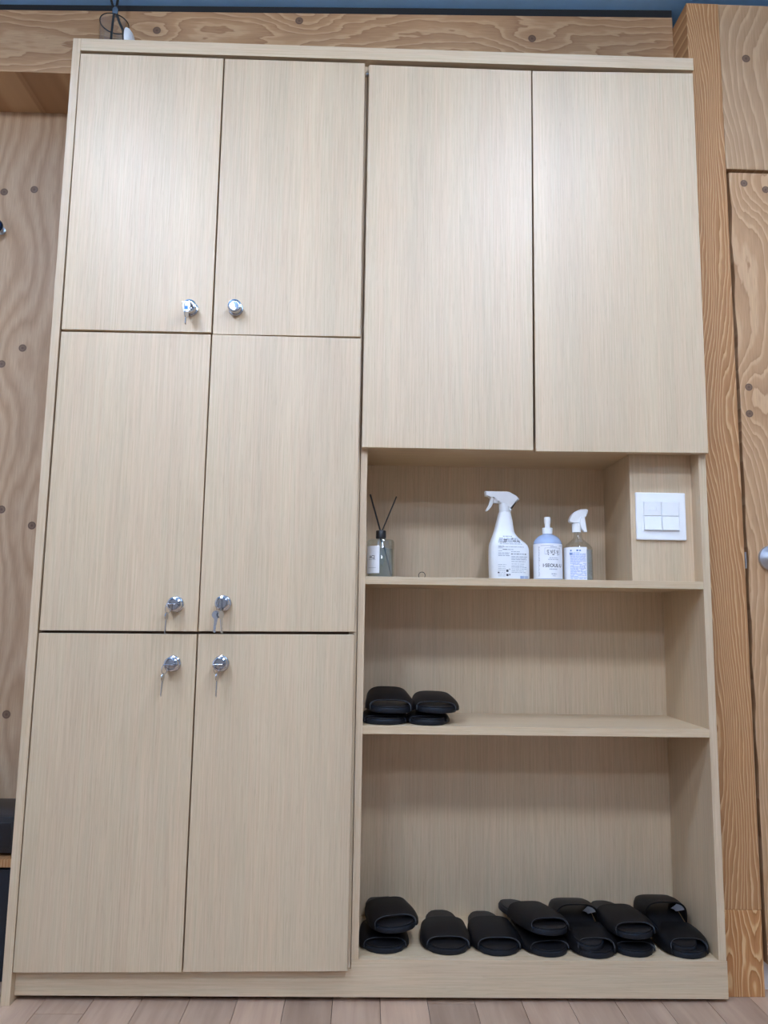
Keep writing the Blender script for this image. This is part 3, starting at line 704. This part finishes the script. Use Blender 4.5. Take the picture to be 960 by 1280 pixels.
# -- small clear spray
b3 = thing('spray_bottle', 'small clear trigger spray bottle with pale blue label', 'bottle', (1.3090, 0.125, ZS), 0, 'cleaning bottles in the niche')
r3 = 0.0357
def T3(y): return (1030-y)*0.0001905
def B3(x, y): return ((x-667)*0.0001905, T3(y))
bm = bmesh.new(); bm_lathe(bm, [(0.0, 0), (0.034, 0), (r3, 0.003), (r3, T3(600)), (r3-.0015, T3(575)), (0.0290, T3(540)), (0.0205, T3(500)), (0.0130, T3(465)), (0.0098, T3(440)), (0.0094, T3(375)), (0.0, T3(375))], 48); mobj('body', bm, 'clear', b3, smooth=True)
bm = bmesh.new(); bm_lathe(bm, [(0.0, 0.0012), (0.033, 0.0012), (r3-.0009, 0.004), (r3-.0009, T3(612)), (0.0, T3(611))], 40); mobj('liquid', bm, 'liquid', b3, smooth=True)
bm = bmesh.new(); bm_tube(bm, [(0.004, 0.0, 0.004), (0.001, 0, T3(600)), (0, 0, T3(376))], 0.0018, 8); mobj('dip_tube', bm, 'clear', b3, smooth=True)
bm = bmesh.new(); n = 24
g = [[bm.verts.new(((r3+.0004)*math.sin(R(-95+115*i/n)), -(r3+.0004)*math.cos(R(-95+115*i/n)), z)) for i in range(n+1)] for z in (T3(1012), T3(585))]
for i in range(n): bm.faces.new((g[0][i], g[0][i+1], g[1][i+1], g[1][i]))
lab3 = mobj('label', bm, 'paper', b3, smooth=True)
S3 = cyl_surf(r3+.0008); fp, bp_ = [], []
for k in range(22):
    yy = 660 + k*15.5; x = -0.030
    while x < 0.010:
        l = rnd.uniform(0.003, 0.010)
        if rnd.random() < 0.8: fp.append((x, min(0.0105, x+l), T3(yy+4), T3(yy-4)))
        x += l+0.0012
for yy in (985, 1000): fp.append((-0.028, 0.008, T3(yy+3), T3(yy-3)))
bp_ = [(-0.032, -0.024, T3(685), T3(655)), (-0.030, -0.026, T3(640), T3(620)), (-0.014, -0.009, T3(640), T3(618)), (-0.007, -0.003, T3(640), T3(620)), (0.005, 0.0058, T3(860), T3(830)), (0.0058, 0.0085, T3(860), T3(856))]
printed('fine_print', rects(fp, 3), S3, plain('pale_blue_ink', (0.42, 0.52, 0.80), 0.7), lab3)
printed('bold_print', rects(bp_, 2), S3, 'ink_blue', lab3)
bm = bmesh.new(); bm_lathe(bm, [(0.0, T3(374)), (0.0112, T3(374)), (0.0112, T3(262)), (0.010, T3(255)), (0.0, T3(255))], 28, 'z', B3(636, 0)[0]+0.003); mobj('collar', bm, 'white_plastic', b3, smooth=True)
hd = [(548, 218), (556, 195), (578, 150), (600, 118), (640, 92), (700, 66), (775, 62), (800, 72), (800, 98), (788, 130), (762, 142), (740, 190), (722, 232), (690, 252), (600, 250), (560, 244)]
bm = bmesh.new(); bm_prism(bm, [B3(*p) for p in hd], -0.010, 0.010, 0.003, 3); mobj('spray_head', bm, 'white_plastic', b3)
tr = [(700, 168), (742, 158), (752, 230), (762, 310), (778, 372), (735, 374), (705, 330), (684, 285), (680, 240)]
bm = bmesh.new(); bm_prism(bm, [B3(*p) for p in tr], -0.014, -0.0045, 0.0012); mobj('trigger', bm, 'white_plastic', b3)

# -- reed diffuser
df = thing('reed_diffuser', 'clear glass reed diffuser with black cap and black reeds', 'diffuser', (0.8080, 0.10, ZS))
rd = 0.0335
bm = bmesh.new(); bm_lathe(bm, [(0.0, 0), (rd-.002, 0), (rd, 0.002), (rd, 0.090), (rd-.003, 0.0945), (0.012, 0.0955), (0.0105, 0.098), (0.0, 0.098)], 40); mobj('bottle', bm, 'glass', df, smooth=True)
bm = bmesh.new(); bm_lathe(bm, [(0.0, 0.003), (rd-.004, 0.003), (rd-.003, 0.005), (rd-.003, 0.072), (0.0, 0.072)], 36); mobj('oil', bm, 'oil', df, smooth=True)
bm = bmesh.new(); bm_lathe(bm, [(0.0, 0.0982), (0.0125, 0.0982), (0.0128, 0.100), (0.0128, 0.1165), (0.0118, 0.118), (0.0, 0.118)], 30); mobj('cap', bm, 'black_plastic', df, smooth=True)
for (a, b) in (((-0.002, 0.0, 0.1185), (-0.0285, -0.004, 0.2085)), ((0.003, 0.002, 0.1185), (0.0380, 0.010, 0.2065))):
    bm = bmesh.new(); bm_tube(bm, [a, b], 0.0022 if a[0] < 0 else 0.0017, 8); mobj('reed', bm, 'reed', df)
bm = bmesh.new(); bm_tube(bm, [(-0.001, -0.001, 0.0978), (0.010, -0.008, 0.070), (0.0265, -0.012, 0.006)], 0.0021, 8); mobj('reed', bm, 'reed', df)
bm = bmesh.new(); n = 16
g = [[bm.verts.new(((rd+.0004)*math.sin(R(-85+79*i/n)), -(rd+.0004)*math.cos(R(-85+79*i/n)), z)) for i in range(n+1)] for z in (0.0105, 0.0775)]
for i in range(n): bm.faces.new((g[0][i], g[0][i+1], g[1][i+1], g[1][i]))
lb = mobj('label', bm, 'paper', df, smooth=True)
SD = cyl_surf(rd+.0008, R(-40))
printed('lettering', text_mesh('ACJ', 0.0105, 0.0, 0.050), SD, 'ink', lb)
printed('fine_print', rects([(-0.012, 0.011, 0.0435, 0.0443), (-0.013, 0.012, 0.0235, 0.0243)], 8), SD, 'ink_grey', lb)

# -- little black ring
bm = bmesh.new(); bm_ring(bm, (0, 0, 0.0093), 0.0085, 0.0009, 28, R(8), R(12))
tag(mobj('wire_ring', bm, 'black_plastic', None, (0.9125, 0.12, ZS), True), 'tiny black ring standing on the niche shelf beside the diffuser', 'ring')

# ------------------------------------------------------------------ pendant above the cabinet
pn = thing('pendant_lamp', 'clear glass cylinder pendant hung on black cords above the cabinet', 'lamp', (0.070, 0.085, 2.315))
bm = bmesh.new()
bm_lathe(bm, [(0.036, 0.0), (0.038, 0.0), (0.038, 0.098), (0.036, 0.100), (0.0355, 0.098), (0.0355, 0.0)], 36); mobj('glass_shade', bm, 'shade_glass', pn, smooth=True)
bm = bmesh.new(); bm_ring(bm, (0, 0, 0.0985), 0.037, 0.0014, 36, R(90)); mobj('shade_rim', bm, 'reed', pn, smooth=True)
bm = bmesh.new(); bm_tube(bm, [(-0.022, 0.0, 0.203), (-0.012, 0, 0.165), (-0.003, 0, 0.135), (-0.005, 0, 0.100), (-0.008, 0, 0.012)], 0.0032, 8); mobj('cord', bm, 'reed', pn, smooth=True)
bm = bmesh.new(); bm_tube(bm, [(0.008, 0.0, 0.203), (0.004, 0, 0.165), (0.002, 0, 0.135), (0.012, 0, 0.105), (0.024, 0, 0.080), (0.029, 0, 0.045), (0.031, 0, 0.012)], 0.0036, 8); mobj('cord', bm, 'reed', pn, smooth=True)
bm = bmesh.new(); bm_lathe(bm, [(0, 0.122), (0.006, 0.122), (0.0075, 0.128), (0.0075, 0.140), (0.005, 0.146), (0, 0.146)], 20); mobj('clip', bm, 'chrome', pn, smooth=True)
bm = bmesh.new(); bm_lathe(bm, [(0.0, 0.0), (0.038, 0.0), (0.036, 0.006), (0.028, 0.012), (0.0, 0.016)], 30, 'z')
bmesh.ops.rotate(bm, verts=bm.verts, cent=(0, 0, 0), matrix=Matrix.Rotation(R(90), 3, 'Y'))
bmesh.ops.translate(bm, verts=bm.verts, vec=(0.040, 0, 0.040)); mobj('reflector_disc', bm, 'white_plastic', pn, smooth=True)

# ------------------------------------------------------------------ left edge: coat peg, low cabinet, black box
hk = thing('coat_hook', 'dark round coat peg on the pine wall left of cabinet', 'hook', (-0.297, YB, 1.932))
bm = bmesh.new(); bm_lathe(bm, [(0, 0), (0.012, 0), (0.012, 0.003), (0.007, 0.005), (0.006, 0.024), (0, 0.025)], 24, 'y'); mobj('stem', bm, 'steel', hk, smooth=True)
bm = bmesh.new(); bm_lathe(bm, [(0, 0.0252), (0.012, 0.0252), (0.0175, 0.029), (0.0180, 0.034), (0.0150, 0.0385), (0, 0.040)], 28, 'y'); mobj('peg_cap', bm, plain('dark_blue_gloss_metal', (0.03, 0.06, 0.13), 0.15, 0.8), hk, smooth=True)

lc = thing('low_cabinet', 'dark low cabinet with wooden top standing left of the lockers', 'cabinet', (-0.50, 0.20, 0))
bm = bmesh.new(); bm_box(bm, -0.45, 0.4965, -0.105, 0.112, 0.254, 0.272, 0.0015); mobj('top', bm, 'wood_post', lc)
bm = bmesh.new(); bm_box(bm, -0.44, 0.4960, -0.090, 0.110, 0.0, 0.2539, 0.001); mobj('body', bm, 'navy', lc)
for x0 in (-0.435, 0.030):
    bm = bmesh.new(); bm_box(bm, x0, x0+0.460, -0.100, -0.0902, 0.02, 0.248, 0.001); mobj('door', bm, 'navy', lc)
pb = thing('black_box', 'black plastic device with rounded corners on the low cabinet', 'device', (-0.22, 0.20, 0.2722))
bm = bmesh.new(); bm_box(bm, -0.20, 0.195, -0.085, 0.100, 0.004, 0.092, 0.014); mobj('housing', bm, 'black_box', pb, smooth=True)
bm = bmesh.new(); bm_box(bm, -0.17, 0.165, -0.0865, -0.0845, 0.020, 0.076, 0.0008); mobj('front_panel', bm, 'black_plastic', pb)
for (x, y) in ((-0.17, -0.06), (0.165, -0.06), (-0.17, 0.075), (0.165, 0.075)):
    bm = bmesh.new(); bm_lathe(bm, [(0, 0), (0.008, 0), (0.008, 0.0042), (0, 0.0042)], 16, 'z', x, y); mobj('foot', bm, 'black_plastic', pb)
